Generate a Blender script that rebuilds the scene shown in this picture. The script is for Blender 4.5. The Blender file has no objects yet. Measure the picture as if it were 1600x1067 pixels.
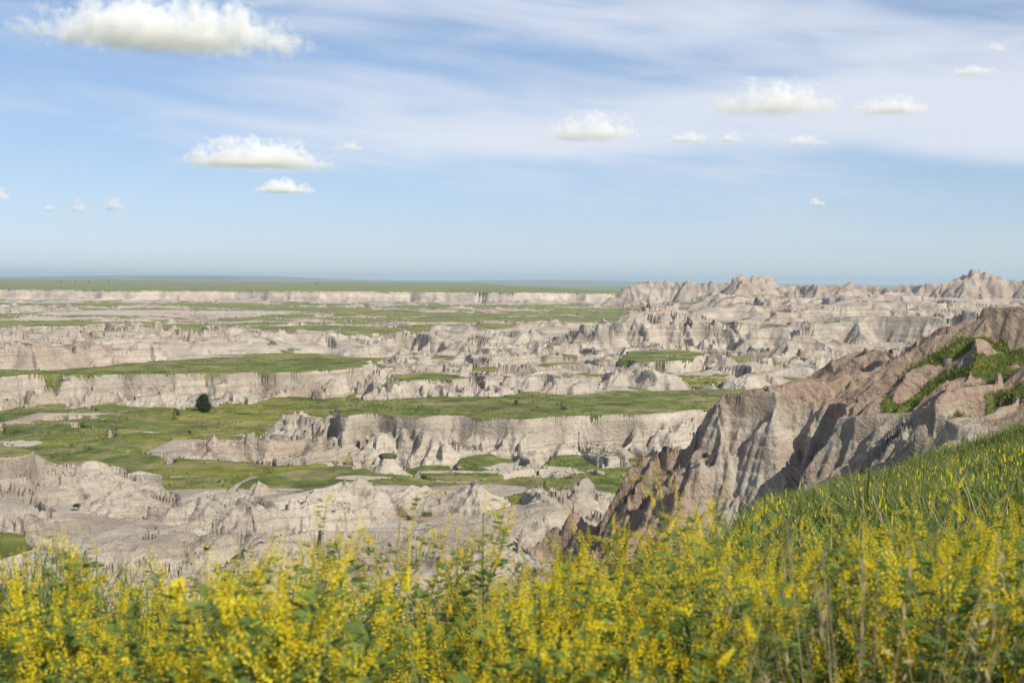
import bpy, math, random
import numpy as np
from mathutils import Matrix, Vector

# ------------------------------------------------------------------ camera
SC = bpy.context.scene
COL = SC.collection
F_PX, CXP, CYP = 1778.0, 800.0, 533.5         # focal length and centre in photograph pixels
CAMZ = 47.0                                   # metres above the valley floor
PITCH, ROLL = math.radians(3.0), math.radians(0.36)
cam_data = bpy.data.cameras.new("camera")
cam = bpy.data.objects.new("camera", cam_data)
COL.objects.link(cam)
cam_data.sensor_width = 36.0
cam_data.lens = 36.0 * F_PX / 1600.0
cam_data.clip_start = 0.1
cam_data.clip_end = 120000.0
cam_data.dof.use_dof = True
cam_data.dof.focus_distance = 180.0
cam_data.dof.aperture_fstop = 7.5
ROT = Matrix.Rotation(math.pi / 2 - PITCH, 3, 'X') @ Matrix.Rotation(ROLL, 3, 'Z')
cam.matrix_world = Matrix.Translation((0, 0, CAMZ)) @ ROT.to_4x4()
SC.camera = cam

# ------------------------------------------------------------------ sky and sun
SUN_AZ, SUN_EL = math.radians(139), math.radians(41)     # azimuth clockwise from the view direction (+Y)
SUN_DIR = Vector((math.sin(SUN_AZ) * math.cos(SUN_EL), math.cos(SUN_AZ) * math.cos(SUN_EL), math.sin(SUN_EL)))
sun_data = bpy.data.lights.new("sun", 'SUN')
sun_data.energy = 5.0
sun_data.angle = math.radians(0.53)
sun_data.color = (1.0, 0.94, 0.85)
sun = bpy.data.objects.new("sun", sun_data)
sun.rotation_euler = (-SUN_DIR).to_track_quat('-Z', 'Y').to_euler()
sun.location = (60, -60, 140)
COL.objects.link(sun)

class NT:
    """small helper round a node tree"""
    def __init__(self, tree):
        self.t = tree
        tree.nodes.clear()
    def n(self, typ, ins=None, **props):
        nd = self.t.nodes.new(typ)
        for k, v in props.items():
            setattr(nd, k, v)
        for k, v in (ins or {}).items():
            sock = nd.inputs[k]
            if isinstance(v, bpy.types.NodeSocket):
                self.t.links.new(v, sock)
            else:
                sock.default_value = v
        return nd
    def math(self, op, a, b=0.0, c=None, clamp=False):
        ins = {0: a, 1: b}
        if c is not None:
            ins[2] = c
        return self.n('ShaderNodeMath', ins, operation=op, use_clamp=clamp).outputs[0]
    def mix(self, fac, a, b, blend='MIX'):
        nd = self.t.nodes.new('ShaderNodeMix')
        nd.data_type = 'RGBA'
        nd.blend_type = blend
        for sock, v in ((nd.inputs[0], fac), (nd.inputs[6], a), (nd.inputs[7], b)):
            if isinstance(v, bpy.types.NodeSocket):
                self.t.links.new(v, sock)
            elif isinstance(v, (tuple, list)):
                sock.default_value = (*v[:3], 1.0)
            else:
                sock.default_value = v
        return nd.outputs[2]
    def ramp(self, fac, stops, interp='LINEAR'):
        nd = self.n('ShaderNodeValToRGB', {0: fac})
        cr = nd.color_ramp
        cr.interpolation = interp
        while len(cr.elements) < len(stops):
            cr.elements.new(0.5)
        for e, (p, c) in zip(cr.elements, stops):
            e.position = p
            e.color = (*c[:3], 1.0) if isinstance(c, (tuple, list)) else (c, c, c, 1.0)
        return nd.outputs[0]
    def smooth(self, v, lo, hi):
        return self.n('ShaderNodeMapRange', {0: v, 1: lo, 2: hi, 3: 0.0, 4: 1.0}, interpolation_type='SMOOTHSTEP').outputs[0]
    def noise(self, vec, scale, detail=4.0, rough=0.55, dist=0.0, dims='3D'):
        return self.n('ShaderNodeTexNoise', {'Vector': vec, 'Scale': scale, 'Detail': detail, 'Roughness': rough, 'Distortion': dist}, noise_dimensions=dims).outputs[0]

world = bpy.data.worlds.new("World")
SC.world = world
world.use_nodes = True
w = NT(world.node_tree)
sky = w.n('ShaderNodeTexSky', sky_type='NISHITA', sun_disc=False, sun_elevation=SUN_EL, sun_rotation=SUN_AZ,
          altitude=800.0, air_density=1.0, dust_density=0.25, ozone_density=1.2)
# high thin cloud (cirrus veil), a function of the direction alone
geo = w.n('ShaderNodeTexCoord').outputs['Generated']
sep = w.n('ShaderNodeSeparateXYZ', {0: geo})
el = w.math('ARCSINE', sep.outputs[2])
az = w.math('ARCTAN2', sep.outputs[0], sep.outputs[1])
shear = w.math('ADD', el, w.math('MULTIPLY', az, 0.10))
cvec = w.n('ShaderNodeCombineXYZ', {0: w.math('MULTIPLY', az, 3.0), 1: w.math('MULTIPLY', shear, 17.0), 2: 3.7}).outputs[0]
big = w.noise(cvec, 0.8, 2.0, 0.45, 0.3)
fine = w.noise(cvec, 2.6, 6.0, 0.52, 0.5)
wisp = w.math('ADD', w.math('MULTIPLY', big, 0.72), w.math('MULTIPLY', fine, 0.28))
# more veil to the right of and above the clear left-hand side, none near the horizon
bias = w.math('ADD', w.math('MULTIPLY', w.smooth(az, -0.40, 0.22), 0.20),
              w.math('MULTIPLY', w.smooth(el, 0.05, 0.15), 0.17))
veil = w.smooth(w.math('ADD', wisp, bias), 0.62, 0.92)
veil = w.math('MULTIPLY', veil, w.smooth(el, 0.015, 0.10))
veil = w.math('MULTIPLY', veil, 0.80)
SKY_STRENGTH = 0.128
# soft shoulder so that the bright band low over the horizon keeps its blue
sk = w.n('ShaderNodeSeparateColor', {0: sky.outputs[0]})
def shoulder(c, gain, k):
    c = w.math('MULTIPLY', c, gain)
    return w.math('DIVIDE', c, w.math('ADD', w.math('MULTIPLY', c, k), 1.0))
tint = w.n('ShaderNodeCombineColor', {0: shoulder(sk.outputs[0], 0.93, 0.090), 1: shoulder(sk.outputs[1], 1.02, 0.076), 2: shoulder(sk.outputs[2], 1.17, 0.056)}).outputs[0]
skycol = w.n('ShaderNodeBackground', {0: tint, 1: SKY_STRENGTH})
cirrus = w.n('ShaderNodeBackground', {0: (0.74, 0.76, 0.83, 1), 1: 1.0})
mixw = w.n('ShaderNodeMixShader', {0: veil, 1: skycol.outputs[0], 2: cirrus.outputs[0]})
w.n('ShaderNodeOutputWorld', {0: mixw.outputs[0]})

SC.view_settings.view_transform = 'Standard'
SC.view_settings.look = 'None'
SC.view_settings.exposure = 0.18
SC.view_settings.gamma = 1.0
SC.view_settings.use_curve_mapping = False
SC.cycles.use_denoising = True
SC.cycles.max_bounces = 8
SC.cycles.diffuse_bounces = 3
SC.cycles.volume_bounces = 8
SC.cycles.transparent_max_bounces = 8

# ------------------------------------------------------------------ pixels to places
def ray(px, py):
    d = ROT @ Vector(((px - CXP) / F_PX, -(py - CYP) / F_PX, -1.0))
    return d
def on_level(px, py, z=0.0):
    """where the ray of a photograph pixel meets the level z"""
    d = ray(px, py)
    t = (z - CAMZ) / d.z
    return (d.x * t, d.y * t)
def at_dist(px, py, dist):
    """the point of a pixel's ray at a forward distance"""
    d = ray(px, py)
    t = dist / d.y
    return (d.x * t, d.y * t, CAMZ + d.z * t)
def tan_az(px):
    d = ray(px, 440)
    return d.x / d.y

# ------------------------------------------------------------------ noise
RS = np.random.RandomState(11)
PERM = RS.permutation(256).astype(np.int32)
PERM = np.concatenate([PERM, PERM, PERM])
GANG = RS.rand(256).astype(np.float32) * 2 * np.pi
GX, GY = np.cos(GANG).astype(np.float32), np.sin(GANG).astype(np.float32)
HR1, HR2 = RS.rand(256).astype(np.float32), RS.rand(256).astype(np.float32)

def pn(x, y, wl, seed=0):
    """gradient noise, about -1..1, wavelength wl in metres"""
    x = (np.asarray(x, np.float64) / wl + 37.7 * seed)
    y = (np.asarray(y, np.float64) / wl - 19.3 * seed)
    ix = np.floor(x); iy = np.floor(y)
    fx = (x - ix).astype(np.float32); fy = (y - iy).astype(np.float32)
    ix = ix.astype(np.int64) & 255; iy = iy.astype(np.int64) & 255
    ux = fx * fx * fx * (fx * (fx * 6 - 15) + 10)
    uy = fy * fy * fy * (fy * (fy * 6 - 15) + 10)
    a = PERM[ix]; b = PERM[(ix + 1) & 255]
    h00 = PERM[a + iy]; h10 = PERM[b + iy]
    iy1 = (iy + 1) & 255
    h01 = PERM[a + iy1]; h11 = PERM[b + iy1]
    n00 = GX[h00] * fx + GY[h00] * fy
    n10 = GX[h10] * (fx - 1) + GY[h10] * fy
    n01 = GX[h01] * fx + GY[h01] * (fy - 1)
    n11 = GX[h11] * (fx - 1) + GY[h11] * (fy - 1)
    nx0 = n00 + ux * (n10 - n00); nx1 = n01 + ux * (n11 - n01)
    return (nx0 + uy * (nx1 - nx0)) * 1.5

def sstep(v, lo, hi):
    t = np.clip((v - lo) / (hi - lo), 0, 1)
    return t * t * (3 - 2 * t)

def poly_sd(x, y, poly):
    """signed distance to a polygon, negative inside"""
    P = np.asarray(poly, np.float64)
    d2 = np.full(x.shape, 1e18); inside = np.zeros(x.shape, bool)
    n = len(P)
    for i in range(n):
        ax, ay = P[i]; bx, by = P[(i + 1) % n]
        ex, ey = bx - ax, by - ay
        t = np.clip(((x - ax) * ex + (y - ay) * ey) / (ex * ex + ey * ey + 1e-12), 0, 1)
        dx, dy = x - ax - t * ex, y - ay - t * ey
        d2 = np.minimum(d2, dx * dx + dy * dy)
        if abs(ey) > 1e-9:
            c = ((ay > y) != (by > y)) & (x < ex * (y - ay) / ey + ax)
            inside ^= c
    d = np.sqrt(d2)
    return np.where(inside, -d, d)

def line_near(x, y, pts):
    """distance to a polyline of (x, y, value...) and the values interpolated at the nearest point"""
    P = np.asarray(pts, np.float64)
    best = np.full(x.shape, 1e18); vals = [np.zeros(x.shape) for _ in range(P.shape[1] - 2)]
    for i in range(len(P) - 1):
        ax, ay = P[i, :2]; bx, by = P[i + 1, :2]
        ex, ey = bx - ax, by - ay
        t = np.clip(((x - ax) * ex + (y - ay) * ey) / (ex * ex + ey * ey + 1e-12), 0, 1)
        d2 = (x - ax - t * ex) ** 2 + (y - ay - t * ey) ** 2
        m = d2 < best
        best = np.where(m, d2, best)
        for k in range(len(vals)):
            vals[k] = np.where(m, P[i, 2 + k] + t * (P[i + 1, 2 + k] - P[i, 2 + k]), vals[k])
    return np.sqrt(best), vals

def level_poly(pxs, z=0.0):
    return [on_level(a, b, z) for a, b in pxs]

# ------------------------------------------------------------------ the lie of the land
# region numbers: which landform a spot belongs to
(R_FLOOR, R_FRONT, R_MESA_NEAR, R_MESA_FAR, R_MESA_SMALL, R_MOUND, R_HILLS, R_RANGE_MID, R_BUTTES,
 R_SCARP, R_RIDGE, R_OVERLOOK, R_DISTANT) = range(13)

# flat-topped grass tables: (outline in pixels at the height of the top, top height, skirt width, warp, region)
MESAS = [
    ([(486, 640), (530, 649), (610, 652), (700, 656), (800, 656), (900, 652), (1000, 646), (1120, 640), (1180, 625), (1090, 616),
      (900, 615), (760, 620), (640, 622), (530, 630)], 8.8, 16.0, 1.0, R_MESA_NEAR),
    ([(-60, 584), (15, 588), (230, 588), (345, 587), (540, 580), (592, 574), (575, 562), (480, 556), (340, 558), (230, 566), (90, 577), (-60, 578)],
     8.6, 18.0, 1.0, R_MESA_FAR),
    ([(965, 560), (1010, 566), (1080, 562), (1106, 552), (1060, 546), (985, 548)], 5.0, 8.0, 0.5, R_MESA_SMALL),
    ([(846, 543), (935, 543), (930, 538), (850, 538)], 4.0, 8.0, 0.4, R_MESA_SMALL),
    ([(738, 578), (782, 580), (775, 573), (742, 573)], 5.0, 6.0, 0.4, R_MESA_SMALL),
    ([(620, 590), (720, 596), (735, 586), (640, 580)], 6.0, 16.0, 1.0, R_MESA_SMALL),
    ([(-80, 714), (30, 713), (44, 705), (20, 697), (-80, 696)], 9.5, 11.0, 0.5, R_MESA_SMALL),
    ([(-60, 880), (20, 876), (50, 858), (30, 838), (-60, 832)], 8.0, 9.0, 0.5, R_MESA_SMALL),
    ([(586, 640), (600, 643), (640, 636), (600, 634)], 6.0, 9.0, 0.5, R_MESA_SMALL),
]
MESAS = [(np.array(level_poly(p, z)), z, wd, wp, rg) for p, z, wd, wp, rg in MESAS]

# fields of eroded hills: (outline on the valley floor, height, wavelength, threshold, edge softness, region, seed)
FIELDS = [
    ([(-260, 742), (60, 736), (200, 748), (258, 800), (285, 772), (420, 762), (560, 768), (700, 765), (860, 770), (1010, 800),
      (1100, 1000), (1000, 1300), (0, 1300), (-500, 1100)], 9.0, 36.0, 0.24, 16.0, R_FRONT, 1),
    ([(306, 712), (335, 684), (420, 668), (490, 660), (600, 672), (598, 700), (520, 705), (420, 716)], 9.0, 30.0, 0.16, 6.0, R_MOUND, 2),
    ([(590, 622), (600, 560), (700, 548), (900, 540), (1100, 540), (1320, 560), (1330, 612), (1130, 604), (900, 612), (760, 606)], 8.0, 40.0, 0.38, 10.0, R_HILLS, 3),
    ([(-300, 577), (60, 576), (230, 564), (480, 555), (600, 556), (640, 542), (600, 527), (420, 524), (200, 520), (-300, 526)], 13.0, 70.0, 0.26, 16.0, R_HILLS, 4),
    ([(600, 545), (670, 520), (960, 512), (1010, 520), (1000, 548), (800, 556)], 14.0, 80.0, 0.26, 18.0, R_HILLS, 5),
    ([(940, 545), (970, 505), (1150, 495), (1400, 484), (1750, 484), (1800, 570), (1300, 566), (1150, 546)], 29.0, 130.0, 0.20, 30.0, R_RANGE_MID, 6),
    ([(-200, 512), (0, 476), (400, 480), (700, 474), (1100, 482), (900, 508), (300, 514)], 5.0, 95.0, 0.70, 25.0, R_HILLS, 7),
    ([(1010, 482), (1100, 478), (1800, 476), (1800, 490), (1200, 490)], 34.0, 190.0, 0.12, 70.0, R_BUTTES, 8),
    ([(-300, 475), (300, 474), (700, 472), (1000, 472), (1000, 466), (-300, 466)], 8.0, 120.0, 0.45, 50.0, R_SCARP, 9),
]
FIELDS = [(np.array(level_poly(p)), *r) for p, *r in FIELDS]

def spine(pts):
    """(px, py, forward distance, extra...) -> (x, y, z, extra...)"""
    return [(*at_dist(a, b, d), *e) for a, b, d, *e in pts]

# sharp crests: (spine, gentle width at each vertex, gentle slope, steep slope, steep height, talus slope, region)
RIDGE_MAIN = spine([(1760, 462, 150, 15), (1640, 470, 152, 15), (1540, 480, 155, 13), (1460, 514, 158, 10), (1390, 546, 160, 8), (1310, 573, 162, 7),
                    (1200, 596, 162, 8), (1130, 620, 163, 7), (1075, 643, 165, 5), (1010, 683, 168, 4), (965, 716, 171, 3), (900, 756, 176, 2)])
SPURS = [
    (spine([(1400, 546, 176, 6), (1345, 546, 186, 6), (1295, 563, 194, 4), (1240, 600, 200, 3)]), 0.25),
    (spine([(1200, 606, 163, 5), (1178, 668, 152, 3), (1160, 760, 143, 2), (1150, 830, 137, 2)]), 0.35),
    (spine([(1330, 590, 158, 6), (1340, 655, 145, 4), (1310, 745, 132, 2), (1290, 800, 124, 2)]), 0.35),
    (spine([(1480, 560, 148, 8), (1425, 650, 130, 5), (1370, 730, 116, 3)]), 0.3),
    (spine([(1600, 545, 138, 8), (1540, 600, 122, 6), (1470, 670, 108, 4)]), 0.28),
    (spine([(1700, 540, 130, 8), (1640, 600, 112, 7), (1590, 655, 98, 5)]), 0.28),
    (spine([(1060, 652, 166, 3), (1030, 735, 156, 2), (1015, 830, 147, 2)]), 0.4),
    (spine([(1130, 620, 163, 4), (1095, 730, 152, 2), (1085, 830, 143, 2)]), 0.4),
    (spine([(900, 758, 188, 2), (885, 772, 180, 2), (880, 830, 172, 1.5)]), 0.4),
]
# buttes on the skyline at the right
BUTTES = spine([(975, 458, 2350, 5), (1000, 449, 2330, 5), (1040, 445, 2300, 8), (1095, 452, 2280, 4), (1140, 446, 2240, 6), (1165, 436, 2230, 16), (1190, 439, 2220, 8),
                (1225, 449, 2210, 4), (1262, 449, 2190, 5), (1292, 443, 2170, 12), (1320, 449, 2160, 5), (1365, 451, 2140, 5), (1400, 451, 2120, 5), (1440, 449, 2090, 6),
                (1480, 442, 2070, 6), (1512, 431, 2060, 5), (1545, 441, 2040, 9), (1575, 446, 2020, 5), (1640, 443, 2000, 10), (1760, 446, 1980, 8), (1900, 440, 1960, 8)])
PEAKS = [  # single pointed hills: (pixel of the top, distance, slope)
    (190, 506, 735, 0.42), (388, 514, 800, 0.42), (90, 520, 700, 0.45), (640, 512, 900, 0.35), (735, 502, 930, 0.36), (1010, 512, 900, 0.5), (945, 492, 1010, 0.5),
    (1290, 470, 1350, 0.6), (1065, 490, 1050, 0.5), (1240, 497, 1000, 0.5), (1175, 500, 960, 0.55), (326, 672, 322, 0.6), (378, 668, 318, 0.62), (405, 743, 238, 0.55), (330, 757, 226, 0.6),
    (740, 740, 236, 0.62), (120, 724, 236, 0.45), (190, 738, 230, 0.5), (650, 742, 240, 0.4), (330, 500, 1250, 0.2), (100, 632, 385, 0.55),
    (720, 476, 1900, 0.22), (560, 490, 1500, 0.2), (240, 478, 1900, 0.2),
]
PEAKS = [(*at_dist(a, b, d), s) for a, b, d, s in PEAKS]
# the high grass table behind the long wall
TB = [at_dist(px, 456, d)[:2] for px, d in ((-900, 2300), (-300, 2420), (0, 2450), (200, 2380), (330, 2480), (500, 2420), (640, 2500), (800, 2440), (900, 2540), (1010, 2560),
      (990, 2900), (900, 3600), (790, 5200), (752, 9500), (-1500, 9500))]
HORIZON = [(-400, 434), (0, 433), (120, 431.5), (230, 430.5), (340, 431), (440, 432.5), (520, 436), (620, 438.5), (720, 439), (850, 437.5), (960, 439), (1050, 441), (1250, 444.5), (1400, 446.5), (1600, 447), (2000, 447)]
HZ_T = np.array([tan_az(a) for a, b in HORIZON]); HZ_Z = np.array([at_dist(a, b, 19000)[2] for a, b in HORIZON])

# the overlook the camera stands on: how fast it falls away, by direction
OV_T = np.array([tan_az(p) for p in (-400, 500, 800, 960, 1060, 1120, 1200, 1300, 1400, 1500, 1600, 1800)])
OV_S = np.array([0.80, 0.80, 0.72, 0.52, 0.34, 0.235, 0.182, 0.160, 0.143, 0.120, 0.094, 0.06])
OV_C = np.array([9.0, 9.0, 10.0, 18.0, 40.0, 48.0, 53.0, 50.0, 47.0, 43.0, 39.0, 36.0])

# gullies down the ridge's brown shoulder, with clover growing in them: (pixel, pixel, height) along each, width
GULLIES = [
    ([(1545, 497, 0), (1500, 512, 0), (1450, 535, 0), (1395, 565, 0)], 2.6),
    ([(1590, 512, 0), (1530, 535, 0), (1470, 565, 0), (1425, 592, 0), (1395, 615, 0)], 2.3),
    ([(1620, 528, 0), (1570, 550, 0), (1520, 578, 0), (1475, 602, 0)], 2.5),
    ([(1620, 560, 0), (1575, 585, 0), (1520, 612, 0), (1490, 630, 0)], 1.9),
    ([(1330, 575, 0), (1290, 600, 0), (1240, 650, 0)], 0.0),
]
GULLY_PIX, GULLIES = GULLIES, []

def hills(x, y, A, wl, thr, seed):
    wx = x + 0.30 * wl * pn(x, y, wl * 0.9, seed + 20); wy = y + 0.30 * wl * pn(x, y, wl * 0.9, seed + 40)
    r1 = 1 - np.abs(pn(wx, wy, wl * 1.5, seed)) * 1.25
    r2 = 1 - np.abs(pn(wx, wy, wl * 0.62, seed + 3)) * 1.2
    lo = pn(x, y, wl * 2.3, seed + 7)
    v = 0.58 * r1 + 0.27 * r2 * np.clip(r1 + 0.2, 0, 1) + 0.22 * lo
    v = np.clip((v - thr) / (0.92 - thr), 0, 1.15)
    return A * v ** 1.25

def land(x, y):
    """height, landform number, depth below the crest of the near ridge"""
    x = np.asarray(x, np.float64); y = np.asarray(y, np.float64)
    r = np.hypot(x, y)
    near = r < 3500
    z = 0.9 * pn(x, y, 70, 1) + 0.45 * pn(x, y, 23, 2) - 0.3
    # narrow washes cut in the meadow
    gul = np.abs(pn(x, y, 62, 5) + 0.25 * pn(x, y, 17, 6))
    z -= 1.2 * np.exp(-(gul / 0.03) ** 2) * sstep(r, 150, 190) * (1 - sstep(r, 460, 620))
    reg = np.full(x.shape, R_FLOOR, np.int8)
    drop = np.full(x.shape, 50.0)
    def put(zz, m_idx, rg, k=0.0):
        nonlocal z, reg
        cur = z[m_idx]
        reg[m_idx] = np.where(zz > cur + 0.15, rg, reg[m_idx])
        z[m_idx] = np.maximum(cur, zz)
    def box(P, pad):
        P = np.asarray(P)
        return np.nonzero((x > P[:, 0].min() - pad) & (x < P[:, 0].max() + pad) & (y > P[:, 1].min() - pad) & (y < P[:, 1].max() + pad))
    for P, A, wl, thr, soft, rg, seed in FIELDS:
        m = box(P, soft)
        xx, yy = x[m], y[m]
        if xx.size == 0:
            continue
        sd = poly_sd(xx, yy, P) + 0.5 * soft * pn(xx, yy, soft * 3, seed + 11)
        k = 1 - sstep(sd, -soft, soft * 0.6)
        put(z[m] + k * hills(xx, yy, A, wl, thr, seed), m, rg)
    for px_, py_, pz_, s in PEAKS:
        rad = pz_ / s * 1.9
        m = np.nonzero((np.abs(x - px_) < rad) & (np.abs(y - py_) < rad))
        xx, yy = x[m], y[m]
        if xx.size == 0:
            continue
        d = np.hypot(xx - px_, (yy - py_)) * (1 + 0.28 * pn(xx, yy, rad * 0.55, 3)) + 0.8
        t = d * s / pz_
        put(pz_ * np.clip(1.02 - t ** 0.82, 0, 1) , m, R_HILLS if py_ > 420 else R_MOUND)
    for P, zt, wd, wp, rg in MESAS:
        m = box(P, wd * 2.2)
        xx, yy = x[m], y[m]
        if xx.size == 0:
            continue
        sd = poly_sd(xx, yy, P) + wp * (6.0 * pn(xx, yy, 24, 12) + 3.2 * pn(xx, yy, 10, 13) + (11.0 * pn(xx, yy, 62, 17) + 3.0 if rg in (R_MESA_NEAR, R_MESA_FAR) else 0.0))
        rid = np.clip(1 - 1.9 * np.abs(pn(xx, yy * 0.3, 21, 14)), 0, 1)
        rid2 = np.clip(1 - 1.8 * np.abs(pn(xx, yy * 0.4, 9, 16)), 0, 1)
        wd2 = wd * (0.62 + 1.2 * rid + 0.35 * rid2)
        t = np.clip(sd / wd2, 0, 1)
        f = np.where(sd < 0, 1.0, (0.06 * np.exp(-t * 11) + 0.94 * (1 - t) ** 1.3) * (1 - (0.42 * (1 - rid) + 0.22 * (1 - rid2)) * 2.6 * t ** 0.6 * (1 - t)))
        zz = zt * f + np.where(sd < 0, 0.35 * pn(xx, yy, 40, 15), 0) * np.clip(-sd / 6, 0, 1)
        hi = zz > z[m]
        drop[m] = np.where(hi, zt - zz, drop[m])
        put(np.where(f > 0.02, zz, -9), m, rg)
    # butte range on the right
    m = np.nonzero((y > 1500) & (y < 2900) & (x > -50))
    if m[0].size:
        xx, yy = x[m], y[m]
        d, (zs, wt) = line_near(xx + 34 * pn(xx, yy, 120, 31) + 12 * pn(xx, yy, 45, 32), yy + 60 * pn(xx, yy, 130, 33) + 18 * pn(xx, yy, 48, 34), BUTTES)
        dd = np.maximum(d - wt, 0)
        zz = zs + 7 + 14 * (0.6 - np.abs(pn(xx, yy, 95, 39)) - 0.6 * np.abs(pn(xx, yy, 40, 40))) - 0.62 * np.minimum(dd, 60) - 0.22 * np.clip(dd - 60, 0, 1000) - np.minimum(d, wt) * 0.1
        put(zz, m, R_BUTTES)
    # long wall and high table
    m = np.nonzero(y > 2100)
    if m[0].size:
        xx, yy = x[m], y[m]
        sd = poly_sd(xx, yy, TB) + 34 * pn(xx, yy, 150, 35) + 14 * pn(xx, yy, 52, 36)
        zt = 23.5 + np.maximum(yy - 2450, 0) * 0.0026 + 2.2 * pn(xx, yy, 420, 37)
        t = np.clip(sd / 75, 0, 1)
        zz = np.where(sd < 0, zt, zt * (0.45 * np.exp(-t * 9) + 0.55 * (1 - t) ** 1.3))
        drop[m] = np.where(zz > z[m], (zt - zz) * 0.4, drop[m])
        put(np.where(t < 0.99, zz, -9), m, R_SCARP)
    # far hills
    m = np.nonzero(r > 9000)
    if m[0].size:
        xx, yy = x[m], y[m]
        ta = np.where(yy > 0, xx / np.maximum(yy, 1), 9)
        zt = np.interp(ta, HZ_T, HZ_Z) + 7 * pn(xx, yy, 2500, 38) * (ta < 0.15)
        k = sstep(r[m], 14000, 19000)
        put(zt * k + 2, m, R_DISTANT)
    # the near ridge
    m = np.nonzero((y > 60) & (y < 290) & (x > -40) & (x < 190))
    if m[0].size:
        xx, yy = x[m], y[m]
        wxx = xx + 4.6 * pn(xx, yy, 19, 41) + 1.3 * pn(xx, yy, 6.5, 42)
        wyy = yy + 4.6 * pn(xx, yy, 19, 43) + 1.3 * pn(xx, yy, 6.5, 44)
        d, (zs, gw) = line_near(wxx, wyy, RIDGE_MAIN)
        zz = zs - np.minimum(d, gw) * 0.28 - 0.62 * np.maximum(d - gw, 0)
        for sp, g1 in SPURS:
            d, (zs2, gw2) = line_near(wxx, wyy, sp)
            zz = np.maximum(zz, zs2 - np.minimum(d, gw2) * g1 - 0.68 * np.maximum(d - gw2, 0))
        zz += 1.3 * pn(xx, yy, 15, 45) + 0.35 * pn(xx, yy, 5, 46)
        for pts, _w in GULLIES:
            d, _v = line_near(wxx * 0.5 + xx * 0.5, wyy * 0.5 + yy * 0.5, pts)
            zz -= 2.3 * np.exp(-(d / 3.6) ** 2)
        # rounded brown shoulder above, cliffs of paler clay below the level zb
        zb = 31.0 - (yy - 150) * 0.09 + 2.6 * pn(xx, yy, 21, 47) + 0.9 * pn(xx, yy, 8, 48)
        under = np.maximum(zb - zz, 0)
        cl = np.minimum(under, 4.5); ta_ = np.maximum(under - 4.5, 0)
        zz = np.where(under > 0, zb - 2.5 * cl ** 2 / (cl + 1.6) - 1.25 * ta_, zz)
        best = 5.0 + (zb - zz)
        drop[m] = best
        put(zz, m, R_RIDGE)
    # overlook
    m = np.nonzero(r < 160)
    if m[0].size:
        xx, yy, rr = x[m], y[m], r[m]
        ta = np.where(yy > 0.3 * np.abs(xx), xx / np.maximum(yy, 0.01), np.where(xx > 0, 9, -9))
        s = np.interp(ta, OV_T, OV_S)
        s = np.where(yy > 0.3 * np.abs(xx), s, np.where(yy < 0, 0.03, s))
        c = np.interp(ta, OV_T, OV_C)
        zz = 45.4 - np.maximum(rr - 5.0, 0) * s - 0.75 * np.maximum(rr - c, 0)
        zz += (0.22 * pn(xx, yy, 7, 51) + 0.10 * pn(xx, yy, 2.6, 52)) * sstep(rr, 3, 8)
        # small earth bank on the slope
        zz -= 0.9 * sstep(rr + 1.2 * pn(xx, yy, 4, 53), 31, 32.2) * (1 - sstep(rr, 32.2, 42)) * sstep(ta, 0.19, 0.22) * (1 - sstep(ta, 0.27, 0.31))
        put(zz, m, R_OVERLOOK)
    return z, reg, drop

def meet(px, py, d0=60.0, d1=2600.0, n=9000):
    """where the ray of a photograph pixel first meets the land"""
    ds = np.exp(np.linspace(math.log(d0), math.log(d1), n))
    q_ = at_dist(px, py, 1.0)
    zz = land(q_[0] * ds, q_[1] * ds)[0]
    hit = np.nonzero(zz >= CAMZ + (q_[2] - CAMZ) * ds)[0]
    d = ds[hit[0]] if len(hit) else 400.0
    return q_[0] * d, q_[1] * d
GULLIES = [([(*meet(a, b, 75, 400, 2500), 0.0) for a, b, zz in pts], wd) for pts, wd in GULLY_PIX]

# ------------------------------------------------------------------ erosion: branching gullies that follow the fall of the slope
def erode(x, y, gx, gy, r, scale_lo=280.0, scale_hi=16.0):
    out = np.zeros(x.shape, np.float32)
    gx = gx.astype(np.float32).copy(); gy = gy.astype(np.float32).copy()
    for k, cell in enumerate((64.0, 30.0, 14.0, 6.8, 3.2, 1.5, 0.72)):
        wgt = sstep(cell, r / scale_lo, r / scale_lo * 2.0) * (1 - sstep(cell, r / scale_hi, r / scale_hi * 2.2))
        sl = np.hypot(gx, gy)
        amp = wgt * np.clip((sl - 0.13) / 0.42, 0, 1) * 0.15 * cell
        m = np.nonzero(amp > 1e-3 * cell)
        if m[0].size == 0:
            continue
        px_, py_ = x[m] / cell + 13.1 * k, y[m] / cell - 7.7 * k
        s = np.maximum(sl[m], 1e-4)
        dx, dy = -gy[m] / s, gx[m] / s
        ix, iy = np.floor(px_), np.floor(py_)
        fx, fy = (px_ - ix).astype(np.float32), (py_ - iy).astype(np.float32)
        ix = ix.astype(np.int64); iy = iy.astype(np.int64)
        hsum = np.zeros(s.shape, np.float32); dsum = np.zeros(s.shape, np.float32); wsum = np.full(s.shape, 1e-4, np.float32)
        for i in (-1, 0, 1):
            a = PERM[(ix + i) & 255]
            for j in (-1, 0, 1):
                hsh = PERM[a + ((iy + j) & 255)]
                qx = fx - i - 0.2 - 0.6 * HR1[hsh]; qy = fy - j - 0.2 - 0.6 * HR2[hsh]
                wq = np.clip(1 - (qx * qx + qy * qy) / 1.44, 0, 1) ** 2
                ph = (qx * dx + qy * dy) * 6.2832
                hsum += np.cos(ph) * wq; dsum -= np.sin(ph) * wq; wsum += wq
        hh = hsum / wsum; ds = dsum / wsum
        a_ = amp[m].astype(np.float32)
        out[m] += a_ * (hh - 0.6)
        g = a_ * ds * 6.2832 / cell * 0.6
        gx[m] += g * dx; gy[m] += g * dy
    return out

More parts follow.
